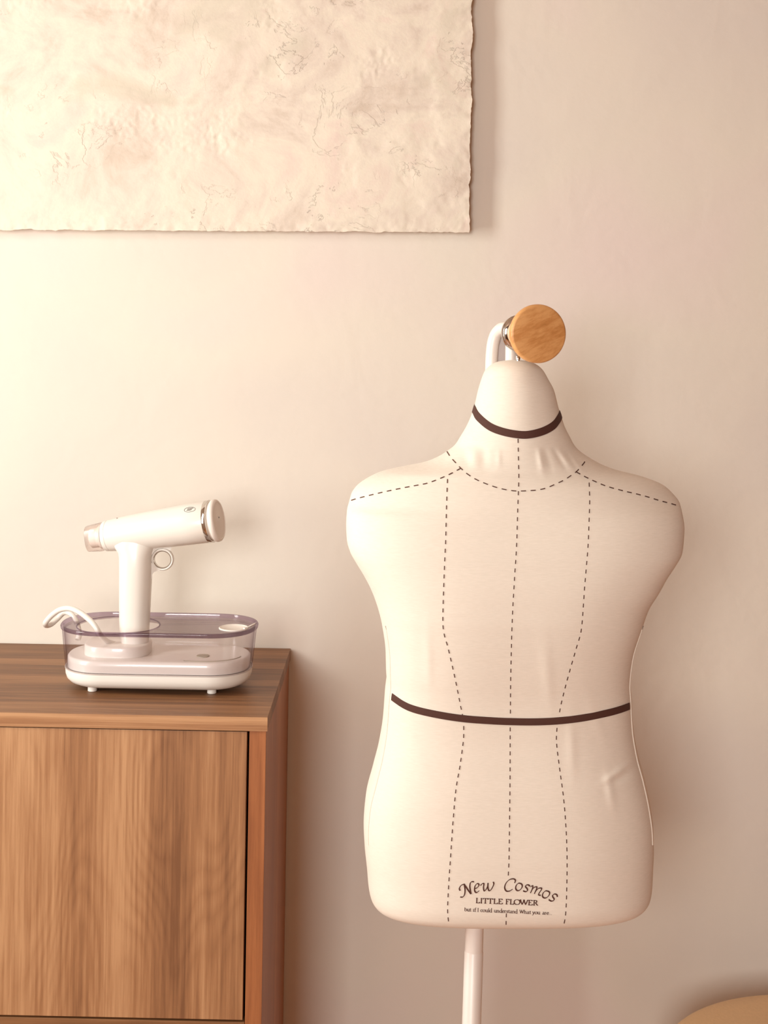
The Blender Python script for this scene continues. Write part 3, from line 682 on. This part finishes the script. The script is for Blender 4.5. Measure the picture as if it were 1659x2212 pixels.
# socket block below the handle
def blk(cx, cy, a, b, z0, z1, r, m, name, par):
    bm = bmesh.new(); rs = []
    for z, i in ((z0, 0), (z1-r, 0), (z1-r*.3, r*.3), (z1, r)):
        row = []
        for k in range(56):
            th = 2*math.pi*k/56; c, s = math.cos(th), math.sin(th)
            row.append(Vector((cx+(a-i)*math.copysign(abs(c)**.7, c), cy+(b-i)*math.copysign(abs(s)**.7, s), ZT+z)))
        rs.append(row)
    rings(bm, rs); return obj(name, bm, m, par)
blk(P(256, 1400, YT).x, YT, .0475, .042, .0487, .0640, .002, M_white, 'socket', dock)
bm = bmesh.new(); fx = P(505, 1350, YT-.005).x
lathe(bm, Vector((fx, YT-.006, ZT+.0869)), Vector((0, 0, 1)), [(0, .0215), (.0014, .0215), (.002, .0205), (.0012, .0195), (.0010, .002)], 56); obj('filler_cap', bm, M_satin, dock)
bm = bmesh.new(); tube(bm, [Vector((fx+.0160, YT-.014, ZT+.0885)), Vector((fx+.0240, YT+.004, ZT+.0890)), Vector((fx+.0300, YT+.018, ZT+.0895))], .0015, 10); obj('filler_tab', bm, M_satin, dock)
bm = bmesh.new(); dx = P(438, 1417, YT-.02); lathe(bm, Vector((dx.x, YT-.018, ZT+.0487)), Vector((0, 0, 1)), [(0, .0095), (.0008, .0092), (.0009, .002)], 32); obj('drain_button', bm, M_sock, dock)
bm = bmesh.new(); tube(bm, [Vector((dx.x+.055*math.cos(t), YT-.012+.040*math.sin(t), ZT+.0487)) for t in [math.radians(a) for a in range(-115, -5, 6)]], .0007, 8); obj('platform_groove', bm, M_sock, dock)

# ------------------------------------------------------------------ handheld steamer
st = thing('handheld_steamer', 'white gun shaped garment steamer standing upright in the clear tank', 'steamer', (P(292, 1395, YT).x, YT, ZT+.0642))
e0 = P(226, 1158.5, 2.045); e1 = P(449, 1127, 2.018); BD = (e1-e0); BL = BD.length; BD.normalize()
px_m = 3000/2.03
bm = bmesh.new()
lathe(bm, e0, BD, [(0, .0190), (.0006, .0212), (.002, .0222), (.007, .0228), (.0072, .0224), (.0079, .0224), (.0081, .0230), (.03, .0252), (.06, .0270), (.10, .0288), (.13, .0298), (BL-.001, .0304), (BL, .030)], 96)
obj('barrel', bm, M_white, st); 
bar_bm = bmesh.new(); lathe(bar_bm, e0, BD, [(0, .0190), (.002, .0222), (.03, .0252), (.06, .0270), (.10, .0288), (.13, .0298), (BL, .0304)], 96); bar_bm.normal_update(); bar_bvh = BVHTree.FromBMesh(bar_bm); bar_bm.free()
bm = bmesh.new(); lathe(bm, e0+BD*BL, BD, [(0, .0306), (.0003, .0309), (.0058, .0309), (.0062, .0300), (.0070, .028)], 96); obj('chrome_ring', bm, M_chrome, st)
bm = bmesh.new(); lathe(bm, e0+BD*(BL+.0070), BD, [(0, .0280), (.0022, .0284), (.0025, .0296), (.0035, .0306), (.0060, .0309), (.0088, .0303), (.0102, .0288), (.0106, .0268), (.0098, .0262), (.0096, .0050), (.0100, .0045), (.0100, .001)], 96); obj('water_tank_cap', bm, M_satin, st)
bm = bmesh.new(); cc = e0+BD*(BL+.0168)+Vector((0, 0, .004)); lathe(bm, cc, BD, [(0, .0012), (.0005, .001)], 12); obj('cap_dimple', bm, M_dot, st)
bm = bmesh.new(); lathe(bm, e0-BD*.0012, -BD, [(0, .0190), (.002, .0206), (.006, .0208), (.0065, .0200), (.012, .0200), (.0225, .0190), (.0235, .0175)], 64, True, True, 3.2); obj('steam_nozzle', bm, M_noz, st)
bm = bmesh.new(); lathe(bm, e0-BD*.0015, -BD, [(0, .0180), (.004, .0175), (.0045, .015), (.018, .0145), (.0185, .010)], 48); obj('steam_plate', bm, M_satin, st)
# handle
def hand(levels, dep, name, m):
    bm = bmesh.new(); rs = []
    for (y, xl, xr), d in zip(levels, dep):
        a, b = P(xl, y, YT), P(xr, y, YT); c = (a+b)/2; h = (b.x-a.x)/2; row = []
        for k in range(56):
            th = 2*math.pi*k/56; co, s = math.cos(th), math.sin(th)
            row.append(Vector((c.x+h*math.copysign(abs(co)**.9, co), c.y+d*math.copysign(abs(s)**.9, s), c.z)))
        rs.append(row)
    rings(bm, rs); return obj(name, bm, m, st)
hand([(1168, 252, 333), (1178, 246, 334), (1186, 250, 332), (1194, 255.5, 329.5), (1204, 257.5, 328.5), (1225, 258, 328.5), (1250, 258, 328), (1290, 258, 326), (1330, 258, 324), (1353, 258.4, 322.6), (1380, 260, 321.5), (1393, 263, 320), (1396, 266, 317)],
     [.017, .018, .019, .020, .021, .0215, .0215, .021, .0205, .020, .0195, .019, .017], 'handle', M_white)
lc = P(351.5, 1208, YT)
bm = bmesh.new(); torus(bm, lc, Vector((0, 1, 0)), .0146, .0021, 64, 14)
for v in bm.verts: v.co.y = YT+(v.co.y-YT)*2.1
obj('finger_loop', bm, M_white, st)
bm = bmesh.new(); torus(bm, lc, Vector((0, 1, 0)), .0127, .0013, 64, 12)
for v in bm.verts: v.co.y = YT+(v.co.y-YT)*3.4
obj('loop_trim', bm, M_chrome, st)
# fillets tying the loop to handle and barrel
bm = bmesh.new()
def web(pts):
    f = [bm.verts.new(P(x, y, YT-.0042)) for x, y in pts]; g = [bm.verts.new(P(x, y, YT+.0042)) for x, y in pts]; n = len(pts)
    bm.faces.new(f); bm.faces.new(g[::-1])
    for k in range(n): bm.faces.new((f[k], g[k], g[(k+1) % n], f[(k+1) % n]))
web([(324, 1212), (330, 1218), (334, 1223.5), (339, 1228.5), (345, 1231.5), (346, 1233.5), (338, 1233.5), (332, 1236), (329, 1241), (327.5, 1250), (322, 1250)])
web([(322, 1180), (372, 1178), (368, 1190), (361, 1186), (351, 1184), (341, 1186), (334, 1191), (329, 1198), (322, 1206)])
obj('loop_bridge', bm, M_white, st, False)
# emblem on the barrel
bm = bmesh.new()
def on_bar(pts, w):
    Lq, Rq = ribbon_px([Vector(p) for p in pts], lambda d: w); draped(bm, bar_bvh, Lq, Rq, .0003)
on_bar([(410+12*math.cos(t)*1.0, 1101+5.2*math.sin(t)-3.0*math.cos(t)*.5) for t in [2*math.pi*k/32 for k in range(33)]], .8)
for k, (xa, ya, xb, yb, w) in enumerate([(405, 1104, 405.5, 1098.5, .9), (407.5, 1104, 408, 1098, 1.1), (410, 1104, 411, 1097.5, 1.1), (412.5, 1102.5, 414, 1098, 1.0), (402.5, 1103.5, 418, 1097.5, .7), (406, 1098.3, 417, 1097, .7)]):
    on_bar([(xa, ya), ((xa+xb)/2, (ya+yb)/2), (xb, yb)], w)
obj('emblem', bm, M_dot, st)
bm = bmesh.new(); o_ = P(252, 1119, 2.035); lathe(bm, o_-Vector((0, 0, .001)), Vector((0, 0, 1)), [(0, .0014), (.0014, .0012), (.0018, .0006)], 12); obj('button', bm, M_grey, st)
# cord: out of the socket, over the rim, one loop outside, back over the rim into the tank
cp = [P(252, 1392, 2.03), P(232, 1386, 2.015), P(216, 1370, 2.00), P(205, 1352, 2.00), P(192, 1338, 2.005), P(174, 1324, 2.012), P(152, 1314.5, 2.02), P(130, 1317, 2.03), P(112, 1329, 2.035), P(99, 1344, 2.04), P(99.5, 1350.5, 2.052), P(110, 1348.5, 2.065), P(124, 1336.5, 2.072), P(137, 1324, 2.072), P(149, 1324, 2.067), P(160, 1334, 2.06), P(168, 1352, 2.055), P(171, 1370, 2.05), P(168, 1382, 2.045)]
bm = bmesh.new(); tube(bm, catmull(cp, 8), .0040, 14); obj('power_cord', bm, M_white, st)

# ------------------------------------------------------------------ tan pouf in the corner
pc = P(1812, 2320, 1.90)
top = pc.z; RP = .25
pf = thing('round_pouf', 'tan round padded pouf cropped at the bottom right corner of the photo', 'pouf', (pc.x, 1.90, 0))
prof = [(0.0, RP-.04), (.01, RP-.022), (.05, RP-.008), (top*.35, RP+.004), (top*.7, RP+.003), (top-.06, RP), (top-.03, RP-.001), (top-.016, RP-.005), (top-.006, RP-.013), (top-.001, RP-.024), (top+.002, RP-.05), (top+.005, .12), (top+.006, .01)]
bm = bmesh.new(); lathe(bm, Vector((pc.x, 1.90, 0)), Vector((0, 0, 1)), prof, 128); obj('cushion_body', bm, M_tan, pf)
bm = bmesh.new(); torus(bm, Vector((pc.x, 1.90, top-.055)), Vector((0, 0, 1)), RP, .0035, 96, 8); obj('piping', bm, M_tan, pf)
bm = bmesh.new(); lathe(bm, Vector((pc.x, 1.90, top+.003)), Vector((0, 0, 1)), [(0, .014), (.004, .013), (.007, .008), (.008, .001)], 32); obj('tuft_button', bm, M_tan, pf)
